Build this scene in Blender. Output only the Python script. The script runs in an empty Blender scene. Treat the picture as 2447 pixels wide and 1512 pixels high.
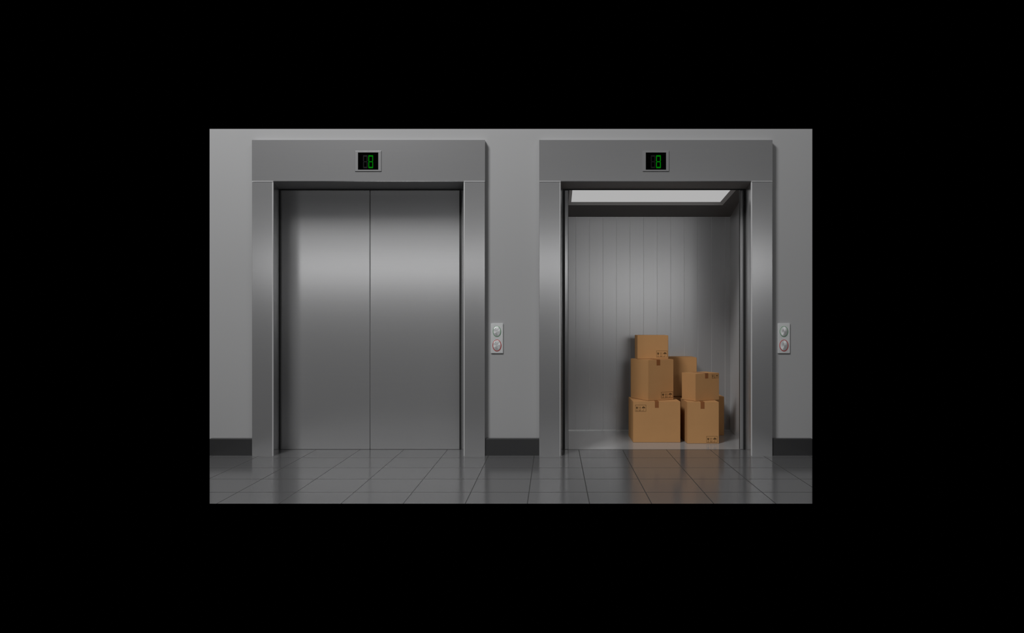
import bpy, bmesh, math
from mathutils import Vector, Matrix

scene = bpy.context.scene
COL = scene.collection

# ------------------------------------------------------------ camera, world, lamps, exposure
D = 5.553            # metres from the camera to the face of the elevator surrounds
EYE = 322 / 300.0    # eye height
cam_data = bpy.data.cameras.new('camera')
cam_data.sensor_fit = 'HORIZONTAL'
cam_data.sensor_width = 36.0
cam_data.lens = 36.0 * 1666 / 2447
cam_data.shift_x = -98.5 / 2447
cam_data.shift_y = 11.0 / 2447
cam_data.clip_start = 0.05
cam_data.clip_end = 100
cam = bpy.data.objects.new('camera', cam_data)
COL.objects.link(cam)
cam.location = (0, -D, EYE)
cam.rotation_euler = (math.pi / 2, 0, 0)
scene.camera = cam

scene.view_settings.view_transform = 'Standard'
scene.view_settings.look = 'None'
scene.view_settings.gamma = 1.0
scene.view_settings.use_curve_mapping = False
scene.view_settings.exposure = 0.0

world = bpy.data.worlds.new('world')
scene.world = world
world.use_nodes = True
world.node_tree.nodes['Background'].inputs[0].default_value = (0, 0, 0, 1)
world.node_tree.nodes['Background'].inputs[1].default_value = 0.0

def area(name, loc, target, sx, sy, power):
    l = bpy.data.lights.new(name, 'AREA')
    l.shape = 'RECTANGLE'; l.size = sx; l.size_y = sy; l.energy = power
    l.color = (1.0, 1.0, 1.0)
    o = bpy.data.objects.new(name, l)
    COL.objects.link(o)
    o.location = loc
    o.rotation_euler = (Vector(target) - Vector(loc)).to_track_quat('-Z', 'Y').to_euler()
    return o

# the lobby's ceiling lamp up to the left, and the long wall light on the far side of the lobby
area('lobby_ceiling_lamp', (-3.2, -4.5, 7.0), (-0.6, 0, 1.2), 2.0, 2.0, 505)
area('lobby_fill_right', (2.6, -4.4, 7.2), (-0.2, 0, 1.2), 2.3, 2.3, 60)  # unseen fill added from the right to lift the wall shadows
area('lobby_wall_light', (-0.6, -7.2, 2.12), (-0.6, 0, 2.12), 10.0, 0.35, 38)
area('cabin_fill', (1.8, -6.5, 1.55), (0.85, 1.2, 1.2), 1.8, 1.0, 13)  # unseen low fill added in front to brighten the cabin interior

# ------------------------------------------------------------ materials
def mat(name, color, rough=0.5, metal=0.0, spec=0.5, emit=None, noise=0.0, nscale=(40, 40, 40), aniso=0.0, bump=0.0):
    m = bpy.data.materials.new(name)
    m.use_nodes = True
    nt = m.node_tree
    b = nt.nodes['Principled BSDF']
    b.inputs['Base Color'].default_value = (*color, 1)
    b.inputs['Roughness'].default_value = rough
    b.inputs['Metallic'].default_value = metal
    b.inputs['Specular IOR Level'].default_value = spec
    if emit:
        b.inputs['Emission Color'].default_value = (*emit, 1)
        b.inputs['Emission Strength'].default_value = 1.0
    if noise or bump:
        tc = nt.nodes.new('ShaderNodeTexCoord')
        mp = nt.nodes.new('ShaderNodeMapping')
        mp.inputs['Scale'].default_value = nscale
        nz = nt.nodes.new('ShaderNodeTexNoise')
        nz.inputs['Scale'].default_value = 1.0
        nz.inputs['Detail'].default_value = 4.0
        nt.links.new(tc.outputs['Object'], mp.inputs['Vector'])
        nt.links.new(mp.outputs['Vector'], nz.inputs['Vector'])
        if noise:
            rp = nt.nodes.new('ShaderNodeMapRange')
            rp.inputs['To Min'].default_value = 1 - noise
            rp.inputs['To Max'].default_value = 1 + noise
            mx = nt.nodes.new('ShaderNodeVectorMath'); mx.operation = 'SCALE'
            mx.inputs[0].default_value = color
            nt.links.new(nz.outputs['Fac'], rp.inputs['Value'])
            nt.links.new(rp.outputs['Result'], mx.inputs['Scale'])
            nt.links.new(mx.outputs['Vector'], b.inputs['Base Color'])
        if bump:
            bp = nt.nodes.new('ShaderNodeBump')
            bp.inputs['Strength'].default_value = bump
            bp.inputs['Distance'].default_value = 0.002
            nt.links.new(nz.outputs['Fac'], bp.inputs['Height'])
            nt.links.new(bp.outputs['Normal'], b.inputs['Normal'])
    if aniso:
        b.inputs['Anisotropic'].default_value = aniso
        tg = nt.nodes.new('ShaderNodeTangent'); tg.direction_type = 'RADIAL'; tg.axis = 'Y'
        nt.links.new(tg.outputs['Tangent'], b.inputs['Tangent'])
    return m

M_WALL = mat('wall_paint', (0.325, 0.325, 0.328), 0.75, noise=0.015, nscale=(2, 2, 2), spec=0.3)
M_STEEL = mat('brushed_steel', (0.43, 0.43, 0.435), 0.23, 0.65, noise=0.03, nscale=(1.5, 1.5, 260))
M_HIGHLIGHT = mat('edge_highlight', (0.62, 0.62, 0.625), 0.4, 0.35)  # paler steel standing in for the highlights on edges and joints
M_DOOR = mat('door_steel', (0.48, 0.48, 0.485), 0.22, 0.66, noise=0.03, nscale=(1.5, 1.5, 260))
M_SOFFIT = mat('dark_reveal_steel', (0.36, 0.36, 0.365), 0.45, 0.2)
M_SEAL = mat('black_rubber', (0.008, 0.008, 0.008), 0.6)
M_CABIN = mat('cabin_steel', (0.46, 0.46, 0.465), 0.30, 0.68, noise=0.03, nscale=(200, 200, 1.2))
M_CABINS = mat('cabin_side_steel', (0.62, 0.62, 0.625), 0.28, 0.4)
M_JOINT = mat('joint_strip', (0.62, 0.62, 0.62), 0.32, 0.55)
M_CCEIL = mat('cabin_ceiling_grey', (0.19, 0.19, 0.193), 0.5)
M_CFLOOR = mat('cabin_floor', (0.31, 0.31, 0.31), 0.12, 0.0, 0.8)
M_LAMP = mat('lamp_diffuser', (0.4, 0.4, 0.4), 0.6, emit=(0.415, 0.415, 0.415))
M_RIM = mat('lamp_rim', (0.55, 0.55, 0.55), 0.5)
M_BASE = mat('baseboard_black', (0.026, 0.026, 0.027), 0.45)
M_PANEL = mat('satin_panel', (0.80, 0.81, 0.81), 0.33, 0.6)
M_BEZEL = mat('bezel_steel', (0.19, 0.19, 0.193), 0.5, 0.15)
M_BUTTON = mat('turned_steel', (0.75, 0.76, 0.76), 0.30, 0.6, aniso=0.85)
M_GREEN = mat('green_ring', (0.05, 0.24, 0.08), 0.5)
M_RED = mat('red_ring', (0.40, 0.01, 0.01), 0.5)
M_SCREEN = mat('display_black', (0.0008, 0.0008, 0.0008), 0.6, spec=0.0)
M_OFF = mat('segment_unlit', (0.008, 0.008, 0.008), 0.6, spec=0.1)
M_ON = mat('segment_lit', (0.0, 0.02, 0.0), 0.6, spec=0.0, emit=(0.0005, 0.165, 0.002))
M_CARD = mat('cardboard', (0.46, 0.245, 0.10), 0.8, noise=0.05, nscale=(9, 9, 9), spec=0.15)
M_TAPE = mat('brown_tape', (0.24, 0.085, 0.025), 0.35, spec=0.3)
M_INK = mat('brown_ink', (0.11, 0.06, 0.024), 0.8, spec=0.1)

def floor_material():
    m = mat('floor_tile', (0.095, 0.095, 0.097), 0.15, 0.0, 0.5)
    nt = m.node_tree; b = nt.nodes['Principled BSDF']
    g = nt.nodes.new('ShaderNodeTexCoord')
    sp = nt.nodes.new('ShaderNodeSeparateXYZ')
    nt.links.new(g.outputs['Object'], sp.inputs[0])
    def mth(op, a, c, d=None):
        n = nt.nodes.new('ShaderNodeMath'); n.operation = op
        for i, v in enumerate((a, c, d)):
            if v is None: continue
            if isinstance(v, (int, float)): n.inputs[i].default_value = v
            else: nt.links.new(v, n.inputs[i])
        return n.outputs[0]
    def line(coord, off, width):
        t = mth('SUBTRACT', coord, off)
        t = mth('DIVIDE', t, 0.3654)
        f = mth('FRACT', mth('ADD', t, 100.5), 0)
        d = mth('ABSOLUTE', mth('SUBTRACT', f, 0.5), 0)
        return mth('LESS_THAN', d, width / 0.3654 / 2)
    lx = line(sp.outputs[0], -0.152, 0.006)
    ly = line(sp.outputs[1], -0.081, 0.009)
    k = mth('MAXIMUM', lx, ly)
    mix = nt.nodes.new('ShaderNodeMix'); mix.data_type = 'RGBA'
    mix.inputs['A'].default_value = (0.095, 0.095, 0.097, 1)
    mix.inputs['B'].default_value = (0.03, 0.03, 0.03, 1)
    nt.links.new(k, mix.inputs['Factor'])
    nt.links.new(mix.outputs['Result'], b.inputs['Base Color'])
    r = mth('MULTIPLY_ADD', k, 0.35, 0.15)
    nt.links.new(r, b.inputs['Roughness'])
    return m
M_FLOOR = floor_material()

# ------------------------------------------------------------ mesh helpers
def prism(bm, pts2, a0, a1, plane='XY'):
    """extrude a 2D outline between a0 and a1 along the remaining axis"""
    def v(p, a):
        if plane == 'XY': return (p[0], p[1], a)
        if plane == 'XZ': return (p[0], a, p[1])
        return (a, p[0], p[1])
    lo = [bm.verts.new(v(p, a0)) for p in pts2]
    hi = [bm.verts.new(v(p, a1)) for p in pts2]
    n = len(pts2)
    bm.faces.new(lo); bm.faces.new(hi[::-1])
    for i in range(n):
        bm.faces.new((lo[i], hi[i], hi[(i + 1) % n], lo[(i + 1) % n]))

def box(bm, x0, x1, y0, y1, z0, z1):
    prism(bm, [(x0, y0), (x1, y0), (x1, y1), (x0, y1)], z0, z1)

def hexa(bm, p):
    """8 corners: bottom ring 0-3, top ring 4-7"""
    v = [bm.verts.new(q) for q in p]
    for f in ((0, 3, 2, 1), (4, 5, 6, 7), (0, 1, 5, 4), (1, 2, 6, 5), (2, 3, 7, 6), (3, 0, 4, 7)):
        bm.faces.new([v[i] for i in f])

def obj(name, bm, m, parent=None, bevel=0.0, seg=1, smooth=False):
    bmesh.ops.recalc_face_normals(bm, faces=bm.faces[:])
    if bevel:
        bmesh.ops.bevel(bm, geom=[e for e in bm.edges], offset=bevel, segments=seg, affect='EDGES', clamp_overlap=True)
        bmesh.ops.recalc_face_normals(bm, faces=bm.faces[:])
    me = bpy.data.meshes.new(name)
    bm.to_mesh(me); bm.free()
    if smooth:
        for p in me.polygons: p.use_smooth = True
    me.materials.append(m)
    o = bpy.data.objects.new(name, me)
    COL.objects.link(o)
    if parent: o.parent = parent
    return o

def thing(name, label, cat, loc=(0, 0, 0), rotz=0.0, group=None):
    o = bpy.data.objects.new(name, None)
    o.empty_display_size = 0.1
    COL.objects.link(o)
    o.location = loc; o.rotation_euler = (0, 0, rotz)
    o['label'] = label; o['category'] = cat
    if group: o['group'] = group
    return o

def struct(name, bm, m, label=None, bevel=0.0):
    o = obj(name, bm, m, bevel=bevel)
    o['kind'] = 'structure'
    if label: o['label'] = label
    return o

def q(y): return D / (D + y)
def X(px, y=0.0): return (px - 1322) / 300.0 / q(y)
def Z(py, y=0.0): return EYE + (767 - py) / 300.0 / q(y)

# ------------------------------------------------------------ the lobby
WY = 0.05                      # face of the wall, a little behind the surrounds
WX0, WX1, WTOP = X(501, WY), X(1941, WY), Z(308, WY)
EL = dict(xo0=X(602), xi0=X(653), xb0=X(667, .26), xm0=X(630), xo1=X(1159), xi1=X(1108), xb1=X(1102, .26), xm1=X(1132))
ER = dict(xo0=X(1288.5), xi0=X(1340), xb0=X(1345, .26), xm0=X(1318), xo1=X(1846), xi1=X(1795), xb1=X(1781.7, .26), xm1=X(1822))
HOLE = 2.26
bm = bmesh.new()
prism(bm, [(WX0, 0), (EL['xm0'], 0), (EL['xm0'], HOLE), (EL['xm1'], HOLE), (EL['xm1'], 0),
           (ER['xm0'], 0), (ER['xm0'], HOLE), (ER['xm1'], HOLE), (ER['xm1'], 0), (WX1, 0), (WX1, WTOP), (WX0, WTOP)], WY, 0.25, 'XZ')
struct('wall_back', bm, M_WALL, 'plain grey painted lobby wall around both elevators')

bm = bmesh.new()
fr, bk = -1.452, 0.27
top = [(X(501, fr), fr), (X(1941, fr), fr), (WX1, WY), (WX1, bk), (WX0, bk), (WX0, WY)]
low = [(x * 0.97, y if y > -1 else y + 0.25) for x, y in top]
vt = [bm.verts.new((x, y, 0)) for x, y in top]
vl = [bm.verts.new((x, y, -0.05)) for x, y in low]
bm.faces.new(vt); bm.faces.new(vl[::-1])
for i in range(6):
    bm.faces.new((vl[i], vl[(i + 1) % 6], vt[(i + 1) % 6], vt[i]))
struct('floor', bm, M_FLOOR, 'polished dark grey square floor tiles in front of the elevators')

for nm, a, b in (('baseboard_left', X(501, .012), EL['xo0']), ('baseboard_center', EL['xo1'], ER['xo0']), ('baseboard_right', ER['xo1'], X(1941, .012))):
    bm = bmesh.new()
    h = Z(1048, .012)
    prism(bm, [(.012, 0), (.012, h - .003), (.015, h), (WY, h), (WY, 0)], a, b, 'YZ')
    struct(nm, bm, M_BASE)

# ------------------------------------------------------------ elevator surrounds
def surround(e, label):
    t = thing('elevator_surround', label, 'elevator surround', ((e['xo0'] + e['xo1']) / 2, 0, 0), 0, 'elevator surrounds')
    cx = t.location.x
    zt = Z(433.7)
    ztb = Z(451, .26)
    gap = 0.0035
    for s, xo, xi, xb, xm in ((1, e['xo0'], e['xi0'], e['xb0'], e['xm0']), (-1, e['xo1'], e['xi1'], e['xb1'], e['xm1'])):
        bm = bmesh.new()
        c = 0.0075
        prism(bm, [(xo - cx, 0.002), (xo + s * .002 - cx, 0), (xi - s * c - cx, 0), (xi - cx, c * .9), (xb - cx, .26), (xm - cx, .26), (xm - cx, WY), (xo - cx, WY)], 0, zt - gap)
        jb = obj('jamb', bm, M_STEEL, t)
        bm = bmesh.new()             # paler strip along the inner edge, its highlight painted in
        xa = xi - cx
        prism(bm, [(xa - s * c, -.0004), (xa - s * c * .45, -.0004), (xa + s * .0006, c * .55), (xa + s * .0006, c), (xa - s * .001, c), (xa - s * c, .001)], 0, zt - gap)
        obj('edge_highlight_strip', bm, M_HIGHLIGHT, jb)
    bm = bmesh.new()
    x0, x1 = e['xo0'] - cx, e['xo1'] - cx
    h = Z(334)
    prism(bm, [(.003, zt), (0, zt + .004), (0, h - .004), (.004, h), (WY, h), (WY, zt)], x0, x1, 'YZ')
    obj('header_panel', bm, M_STEEL, t)
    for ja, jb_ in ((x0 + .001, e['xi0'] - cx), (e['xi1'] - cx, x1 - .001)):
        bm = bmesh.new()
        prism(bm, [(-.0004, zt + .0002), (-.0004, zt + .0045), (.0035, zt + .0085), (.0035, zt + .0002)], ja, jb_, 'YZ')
        obj('joint_highlight_strip', bm, M_HIGHLIGHT, t)  # pale strip painting in the bright line where header meets jamb
    bm = bmesh.new()
    a0, a1, b0, b1 = e['xi0'] - cx, e['xi1'] - cx, e['xb0'] - cx, e['xb1'] - cx
    hexa(bm, [(a0, .004, zt - .0005), (a1, .004, zt - .0005), (b1, .26, ztb), (b0, .26, ztb),
              (a0, WY - .001, zt + .05), (a1, WY - .001, zt + .05), (b1, .26, ztb + .05), (b0, .26, ztb + .05)])
    obj('soffit_panel', bm, M_SOFFIT, t)
    # black seal around the door opening
    bm = bmesh.new()
    p0, p1 = (667, 1102) if e is EL else (1345, 1781.7)
    i0, i1 = (670, 1098) if e is EL else (1350, 1776.5)
    ys = .268
    zo, zi = ztb + .002, Z(454.2, ys)
    xs = [X(p0, ys) - cx - .03, X(i0, ys) - cx, X(i1, ys) - cx, X(p1, ys) - cx + .03]
    prism(bm, [(xs[0], 0), (xs[1], 0), (xs[1], zi), (xs[2], zi), (xs[2], 0), (xs[3], 0), (xs[3], zo + .03), (xs[0], zo + .03)], .262, .272, 'XZ')
    obj('door_seal', bm, M_SEAL, t)
    # sill line between lobby floor and threshold
    bm = bmesh.new()
    box(bm, xs[1], xs[2], .2705, .2795, -.02, .0006)
    obj('sill', bm, M_SEAL, t)
    return t
surround(EL, 'brushed steel elevator surround on the left, around the closed doors')
surround(ER, 'brushed steel elevator surround on the right, around the open doorway with boxes')

# ------------------------------------------------------------ doors
YD = .2815
ZD0, ZD1 = .0015, Z(454, YD) + .004
def leaf(x0, x1, label, edge):
    w = x1 - x0
    t = thing('elevator_door', label, 'elevator door', ((x0 + x1) / 2, YD, 0), 0, 'sliding elevator door leaves')
    bm = bmesh.new()
    c = .004
    prism(bm, [(-w / 2, c), (-w / 2 + c, 0), (w / 2 - c, 0), (w / 2, c), (w / 2, .028), (-w / 2, .028)], ZD0, ZD1)
    obj('door_panel', bm, M_DOOR, t)
    bm = bmesh.new()     # rubber lip on the meeting edge
    xe = w / 2 if edge > 0 else -w / 2
    box(bm, xe - (.0 if edge > 0 else .0012), xe + (.0012 if edge > 0 else 0), .006, .024, ZD0, ZD1)
    obj('meeting_edge', bm, M_SEAL, t)
    return t
xm = X(884.3, YD)
W = xm - X(670, YD) + .012
leaf(xm - .0014 - W, xm - .0014, 'left leaf of the closed brushed steel elevator doors', 1)
leaf(xm + .0014, xm + .0014 + W, 'right leaf of the closed brushed steel elevator doors', -1)
leaf(X(1358, YD) - .44, X(1358, YD), 'slid-back steel door edge at the left side of the open elevator', 1)
leaf(X(1768.5, YD), X(1768.5, YD) + .44, 'slid-back steel door edge at the right side of the open elevator', -1)

# ------------------------------------------------------------ elevator cabin
Y0, Y1 = .315, 1.2975
cabin = thing('elevator_cabin', 'open elevator cabin lined with grey ribbed steel under a bright ceiling light', 'elevator cabin', (.85, Y0, 0))
CX = .85
def cz(y): return 2.204 - (y - .3) * .107 / .9975
def wx(y, s):                      # inner face of the side walls
    h = .889 - .1 * (Y1 - y)
    return s * h
bm = bmesh.new()                    # back wall made of ribbed panels
xr, xl = wx(Y1, 1), wx(Y1, -1)
lines = [X(1376 + 32.42 * i, Y1) - CX for i in range(-2, 12)]
lines = [v for v in lines if xl + .01 < v < xr - .01]
edges = [xl] + lines + [xr]
prof = []
g = .0
zb = cz(Y1)
for i in range(len(edges) - 1):
    a = edges[i] + (g if i else 0); b = edges[i + 1] - (g if i < len(edges) - 2 else 0)
    prof += [(a, 0.0), (b, 0.0)]
prof += [(xr, .03), (xl, .03)]
prof = [(x, y + Y1 - Y0) for x, y in prof]
prism(bm, prof, .0, zb + .01)
obj('back_wall', bm, M_CABIN, cabin)
bm = bmesh.new()                    # cover strips over the panel joints
for v in lines: prism(bm, [(v - .0024, Y1 - Y0), (v - .0014, Y1 - Y0 - .0016), (v + .0014, Y1 - Y0 - .0016), (v + .0024, Y1 - Y0)], .006, zb + .005)
obj('panel_joints', bm, M_JOINT, cabin)
bm = bmesh.new()
box(bm, xl, xr, Y1 - Y0 - .004, Y1 - Y0 - .0003, .0, .006)
obj('skirting_strip', bm, M_PANEL, cabin)
for s in (-1, 1):
    bm = bmesh.new()
    a, b = wx(Y0, s), wx(Y1 + .03, s)
    prism(bm, [(a, 0), (b, Y1 + .03 - Y0), (b + s * .03, Y1 + .03 - Y0), (a + s * .03, 0)], 0, 2.22)
    obj('side_wall', bm, M_CABINS, cabin)
bm = bmesh.new()
box(bm, wx(Y1, -1) - .03, wx(Y1, 1) + .03, .28 - Y0, Y1 + .03 - Y0, -.04, 0)
obj('cabin_floor', bm, M_CFLOOR, cabin)
# ceiling with the opening for the light
LX, LY0, LY1 = 1.562 - CX, .33, .878
bm = bmesh.new()
def slab(x0, x1, y0, y1, th=.05):
    hexa(bm, [(x0, y0 - Y0, cz(y0)), (x1, y0 - Y0, cz(y0)), (x1, y1 - Y0, cz(y1)), (x0, y1 - Y0, cz(y1)),
              (x0, y0 - Y0, cz(y0) + th), (x1, y0 - Y0, cz(y0) + th), (x1, y1 - Y0, cz(y1) + th), (x0, y1 - Y0, cz(y1) + th)])
cl, cr = wx(Y1, -1), wx(Y1, 1)
slab(cl, -LX, Y0, Y1 + .03); slab(LX, cr, Y0, Y1 + .03)
slab(-LX, LX, LY1, Y1 + .03); slab(-LX, LX, Y0, LY0)
ceil = obj('cabin_ceiling', bm, M_CCEIL, cabin)
lr = .028
bm = bmesh.new()
def ring(ins, dz):
    return [bm.verts.new(p) for p in ((-LX + ins, LY0 + ins - Y0, cz(LY0 + ins) + dz), (LX - ins, LY0 + ins - Y0, cz(LY0 + ins) + dz),
                                      (LX - ins, LY1 - ins - Y0, cz(LY1 - ins) + dz), (-LX + ins, LY1 - ins - Y0, cz(LY1 - ins) + dz))]
r0, r1, r2, r3 = ring(0, 0), ring(lr, .022), ring(lr, .03), ring(0, .03)
for ra, rb in ((r0, r1), (r1, r2), (r2, r3), (r3, r0)):
    for i in range(4):
        bm.faces.new((ra[i], ra[(i + 1) % 4], rb[(i + 1) % 4], rb[i]))
lamp_rim = obj('light_rim', bm, M_RIM, cabin)
bm = bmesh.new()
a = lr
hexa(bm, [(-LX + a, LY0 + a - Y0, cz(LY0 + a) + .022), (LX - a, LY0 + a - Y0, cz(LY0 + a) + .022), (LX - a, LY1 - a - Y0, cz(LY1 - a) + .022), (-LX + a, LY1 - a - Y0, cz(LY1 - a) + .022),
          (-LX + a, LY0 + a - Y0, cz(LY0 + a) + .03), (LX - a, LY0 + a - Y0, cz(LY0 + a) + .03), (LX - a, LY1 - a - Y0, cz(LY1 - a) + .03), (-LX + a, LY1 - a - Y0, cz(LY1 - a) + .03)])
dif = obj('ceiling_light_panel', bm, M_LAMP, cabin)
dif['label'] = 'glowing pale rectangular light panel'

# ------------------------------------------------------------ floor number displays
def px(v): return v / 300.0
def display(cxp, label):
    t = thing('floor_display', label, 'display', (X(cxp), 0, Z(385.2)), 0, 'floor displays on the headers')
    bm = bmesh.new()
    w, h, iw, ih = px(63.5) / 2, px(49.5) / 2, px(48.6) / 2, px(41.2) / 2
    y0 = -.006
    # bezel as a frame with sloping outside edge
    def rg(a, b, y): return [bm.verts.new(p) for p in ((-a, y, -b), (a, y, -b), (a, y, b), (-a, y, b))]
    rs = [rg(w, h, -.0003), rg(w - .003, h - .003, y0), rg(iw, ih, y0), rg(iw, ih, -.0003)]
    for k in range(4):
        ra, rb = rs[k], rs[(k + 1) % 4]
        for i in range(4):
            bm.faces.new((ra[i], ra[(i + 1) % 4], rb[(i + 1) % 4], rb[i]))
    obj('bezel', bm, M_BEZEL, t)
    bm = bmesh.new(); box(bm, -iw, iw, -.004, -.0004, -ih, ih)
    obj('screen', bm, M_SCREEN, t)
    for (xa, xb, m, nm) in ((-6.8 - 5.3, -6.8 + 5.3, M_OFF, 'unlit_digit'), (6.1 - 5.6, 6.1 + 5.6, M_ON, 'lit_digit')):
        bm = bmesh.new()
        x0, x1 = px(xa), px(xb)
        zt, zb_ = px(14.0), px(-16.8); zm = (zt + zb_) / 2 - px(.1)
        a, b, th = px(2.1), px(3.2), px(1.1)
        e = px(.18)
        P = [
            [(x0 + e, zt), (x1 - e, zt), (x1 - a, zt - b), (x0 + a, zt - b)],
            [(x0 + e, zb_), (x1 - e, zb_), (x1 - a, zb_ + b), (x0 + a, zb_ + b)],
            [(x0, zt - e), (x0 + a - e, zt - b), (x0 + a - e, zm + th + e), (x0 + a / 2, zm + px(.3)), (x0, zm + px(1.2))],
            [(x1, zt - e), (x1 - a + e, zt - b), (x1 - a + e, zm + th + e), (x1 - a / 2, zm + px(.3)), (x1, zm + px(1.2))],
            [(x0, zb_ + e), (x0 + a - e, zb_ + b), (x0 + a - e, zm - th - e), (x0 + a / 2, zm - px(.3)), (x0, zm - px(1.2))],
            [(x1, zb_ + e), (x1 - a + e, zb_ + b), (x1 - a + e, zm - th - e), (x1 - a / 2, zm - px(.3)), (x1, zm - px(1.2))],
            [(x0 + a * .6, zm), (x0 + a, zm + th), (x1 - a, zm + th), (x1 - a * .6, zm), (x1 - a, zm - th), (x0 + a, zm - th)],
        ]
        for poly in P: prism(bm, poly, -.0046, -.004, 'XZ')
        o = obj(nm, bm, m, t)
        o['label'] = 'green glowing seven-segment 8' if m is M_ON else 'dark unlit seven-segment digit'
display(880.2, 'floor display showing a green 8 above the closed elevator doors')
display(1567.2, 'floor display showing a green 8 above the open elevator doorway')

# ------------------------------------------------------------ call button panels
def disc(bm, cx_, cz_, rx, rz, y0, y1, n=48, dome=0.0):
    back = [bm.verts.new((cx_ + rx * math.cos(2 * math.pi * i / n), y0, cz_ + rz * math.sin(2 * math.pi * i / n))) for i in range(n)]
    prev = back
    for f, yy in ((1.0, y1), (.92, y1 - .0012), (.5, y1 - .0012 - dome * .7)):
        cur = [bm.verts.new((cx_ + f * rx * math.cos(2 * math.pi * i / n), yy, cz_ + f * rz * math.sin(2 * math.pi * i / n))) for i in range(n)]
        for i in range(n): bm.faces.new((prev[i], prev[(i + 1) % n], cur[(i + 1) % n], cur[i]))
        prev = cur
    c = bm.verts.new((cx_, y1 - .0012 - dome, cz_))
    for i in range(n): bm.faces.new((prev[i], prev[(i + 1) % n], c))
    bm.faces.new(back[::-1])

def annulus(bm, rx, rz, irx, irz, ioff, y0, y1, n=48):
    def rr(a, b, y, oz=0): return [bm.verts.new((a * math.cos(2 * math.pi * i / n), y, oz + b * math.sin(2 * math.pi * i / n))) for i in range(n)]
    rs = [rr(rx, rz, y0), rr(rx, rz, y1), rr(irx, irz, y1, ioff), rr(irx, irz, y0, ioff)]
    for k in range(4):
        ra, rb = rs[k], rs[(k + 1) % 4]
        for i in range(n): bm.faces.new((ra[i], ra[(i + 1) % n], rb[(i + 1) % n], rb[i]))

def call_panel(cxp, label):
    t = thing('call_button_panel', label, 'button panel', (X(cxp, .03), WY, Z(808.2, .03)), 0, 'elevator call button panels')
    w, h = px(29.6) / 2, px(72.4) / 2
    bm = bmesh.new()
    box(bm, -w, w, -.010, .0, -h, h)
    obj('face_plate', bm, M_PANEL, t, bevel=.0025, seg=2)
    for zc_, rx, rz, mr, nm, th in ((16.4, 9.9, 12.9, M_GREEN, 'green ring', 1.0), (-17.2, 10.7, 14.0, M_RED, 'red ring', 1.4)):
        bt = bmesh.new()
        disc(bt, 0, 0, px(rx - th), px(rz - th), -.010, -.0125, dome=.0012)
        b = obj('call_button', bt, M_BUTTON, t, smooth=False)
        b.location = (0, 0, px(zc_))
        br = bmesh.new()
        off = .55 if mr is M_RED else 0
        annulus(br, px(rx), px(rz), px(rx - th), px(rz - th - off * .6), px(off * .6), -.0098, -.0122)
        r = obj('button_ring', br, mr, b)
        r['label'] = nm
call_panel(1187.3, 'steel call button panel on the wall between the two elevators')
call_panel(1874.3, 'steel call button panel on the wall right of the open elevator')

# ------------------------------------------------------------ cardboard boxes
def symbols(bm, u0, v0, w, h):
    """fragile glass, two up arrows, umbrella inside a border, on the local front face"""
    ya, yb = -.0007, -.0001
    sx, sz = w / 26.0, h / 16.0
    def P(pts): prism(bm, [(u0 + a * sx, v0 + b * sz) for a, b in pts], ya, yb, 'XZ')
    f = .55
    P([(0, 0), (26, 0), (26, f), (0, f)]); P([(0, 16 - f), (26, 16 - f), (26, 16), (0, 16)])
    P([(0, f), (f, f), (f, 16 - f), (0, 16 - f)]); P([(26 - f, f), (26, f), (26, 16 - f), (26 - f, 16 - f)])
    # glass
    P([(2.1, 11.6), (2.15, 8.6), (2.7, 7.0), (3.8, 6.2), (3.8, 2.4), (2.5, 1.9), (2.5, 1.5), (5.7, 1.5), (5.7, 1.9), (4.4, 2.4), (4.4, 6.2),
       (5.5, 7.0), (6.05, 8.6), (6.1, 11.6), (4.9, 11.6), (4.4, 10.2), (4.1, 11.6)])
    # arrows and bar
    for c in (9.4, 12.6):
        P([(c - .28, 2.9), (c + .28, 2.9), (c + .28, 9.8), (c + 1.0, 9.8), (c, 12.0), (c - 1.0, 9.8), (c - .28, 9.8)])
    P([(8.2, 1.6), (14.0, 1.6), (14.0, 2.4), (8.2, 2.4)])
    # umbrella
    pts = [(16.0, 7.7)]
    for i in range(1, 12):
        a = math.pi - math.pi * i / 12
        pts.append((20.0 + 4.0 * math.cos(a), 7.7 + 4.3 * math.sin(a)))
    pts += [(24.0, 7.7), (23.2, 8.2), (22.2, 7.8), (21.2, 8.3), (20, 7.9), (18.8, 8.3), (17.8, 7.8), (16.8, 8.2)]
    P(pts)
    P([(19.72, 12.0), (20.28, 12.0), (20.2, 13.2), (19.8, 13.2)])
    P([(19.75, 8.1), (20.25, 8.1), (20.25, 3.0), (19.75, 3.0)])
    outer = [(18.3 + 1.95 * math.cos(a), 3.0 + 1.6 * math.sin(a)) for a in [-math.pi * i / 8 for i in range(9)]]
    inner = [(18.3 + 1.45 * math.cos(a), 3.0 + 1.1 * math.sin(a)) for a in [-math.pi * i / 8 for i in range(9)]]
    for i in range(8): P([outer[i], outer[i + 1], inner[i + 1], inner[i]])

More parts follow.
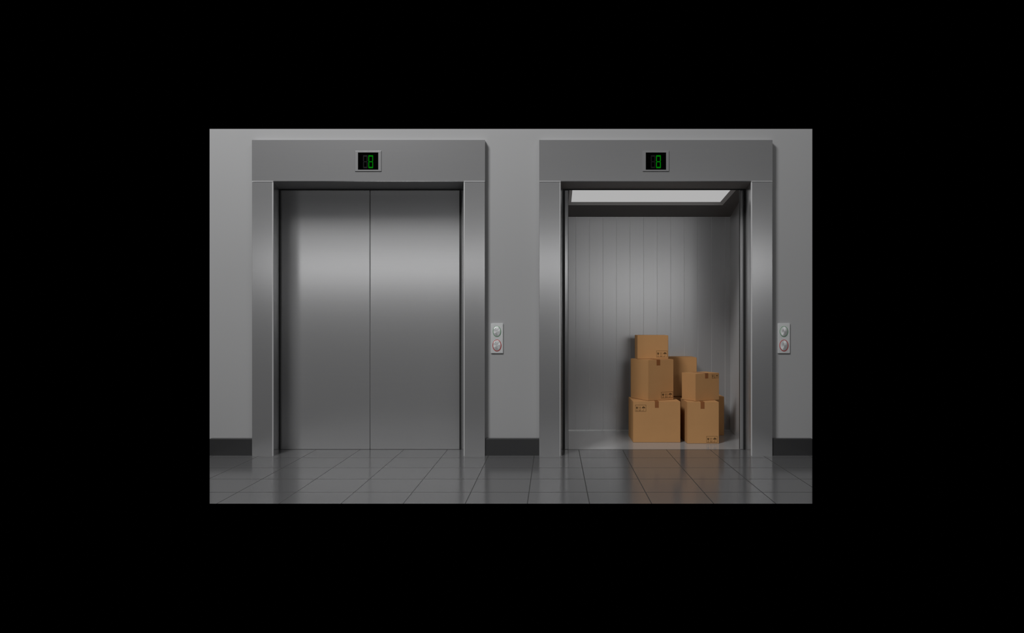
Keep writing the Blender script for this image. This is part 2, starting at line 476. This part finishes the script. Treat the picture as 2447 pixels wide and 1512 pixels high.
def carton(x, y, z, w, d, h, rot, label, tape=None, sym=None, tw=.032, drop=.055):
    t = thing('cardboard_box', label, 'cardboard box', (x, y, z), rot, 'cardboard boxes stacked in the cabin')
    bm = bmesh.new()
    box(bm, 0, w, 0, d, 0, h)
    obj('carton', bm, M_CARD, t, bevel=.0022, seg=2)
    if tape is not None:
        bm = bmesh.new()
        k = .0007
        a, b = tape, tape + tw
        prism(bm, [(-k, h - drop), (-k, h + k), (d + k, h + k), (d + k, h - drop), (d, h - drop), (d, h), (0, h), (0, h - drop)], a, b, 'YZ')
        obj('packing_tape', bm, M_TAPE, t)
    if sym:
        bm = bmesh.new()
        symbols(bm, *sym)
        o = obj('handling_symbols', bm, M_INK, t)
        o['label'] = 'printed glass, up arrows and umbrella in a dark border'
    return t

E = .0011
# lower left
ya = .613; za = .3627
kA = 1 / 300.0 / q(ya)
carton(X(1513, ya), ya, 0, 113 * kA, .38, za, 0, 'wide cardboard box on the cabin floor at the left, bottom of its stack',
       tape=52 * kA, sym=((1517.9 - 1513) * kA, (1057 - 983) * kA, 26 * kA, 16 * kA), tw=9.2 * kA, drop=15 * kA)
# middle left, turned
th = math.radians(25)
zB = za + E
hB = .3635
kB = 1 / 300.0 / .89
carton(.8445, .645, zB, .27, .298, hB, th, 'tall turned cardboard box in the middle of the left stack',
       tape=.088, sym=(.137, .018, .127, .055), tw=.038, drop=.05)
# top left
yC = .80; kC = 1 / 300.0 / q(yC); zC = zB + hB + E
carton(X(1523.5, yC), yC, zC, 73.5 * kC, .215, Z(801, yC) - zC, 0, 'small cardboard box on top of the left stack',
       sym=(45 * kC, 4.0 * kC, 26.5 * kC, 15.8 * kC))
# lower right
yE = .558; kE = 1 / 300.0 / q(yE); zE = .364
carton(X(1642.2, yE), yE, 0, 75.8 * kE, .34, zE, 0, 'upright cardboard box on the cabin floor at the right, with a turned box on it',
       tape=32 * kE, sym=(46 * kE, 2.2 * kE, 26 * kE, 15.6 * kE), tw=9.3 * kE, drop=16 * kE)
# upper right, turned
carton(1.256, .601, zE + E, .275, .188, .6078 - zE - E, math.radians(29), 'small turned cardboard box on top of the right stack, taped across its top',
       tape=.110, sym=(.188, .196, .078, .036), tw=.036, drop=.045)
# behind
hF = .361
carton(.955, 1.03, 0, .30, .235, hF, 0, 'shaded cardboard box on the floor in the gap between both stacks')
carton(X(1730.4, .997) - .30, .997, 0, .30, .26, hF + .003, 0, 'cardboard box behind the right stack, only its right edge showing')
carton(.985, 1.022, hF + .0035, X(1665, 1.022) - .985, .255, Z(854, 1.022) - hF - .0035, 0, 'dark large cardboard box at the back, raised behind both stacks')
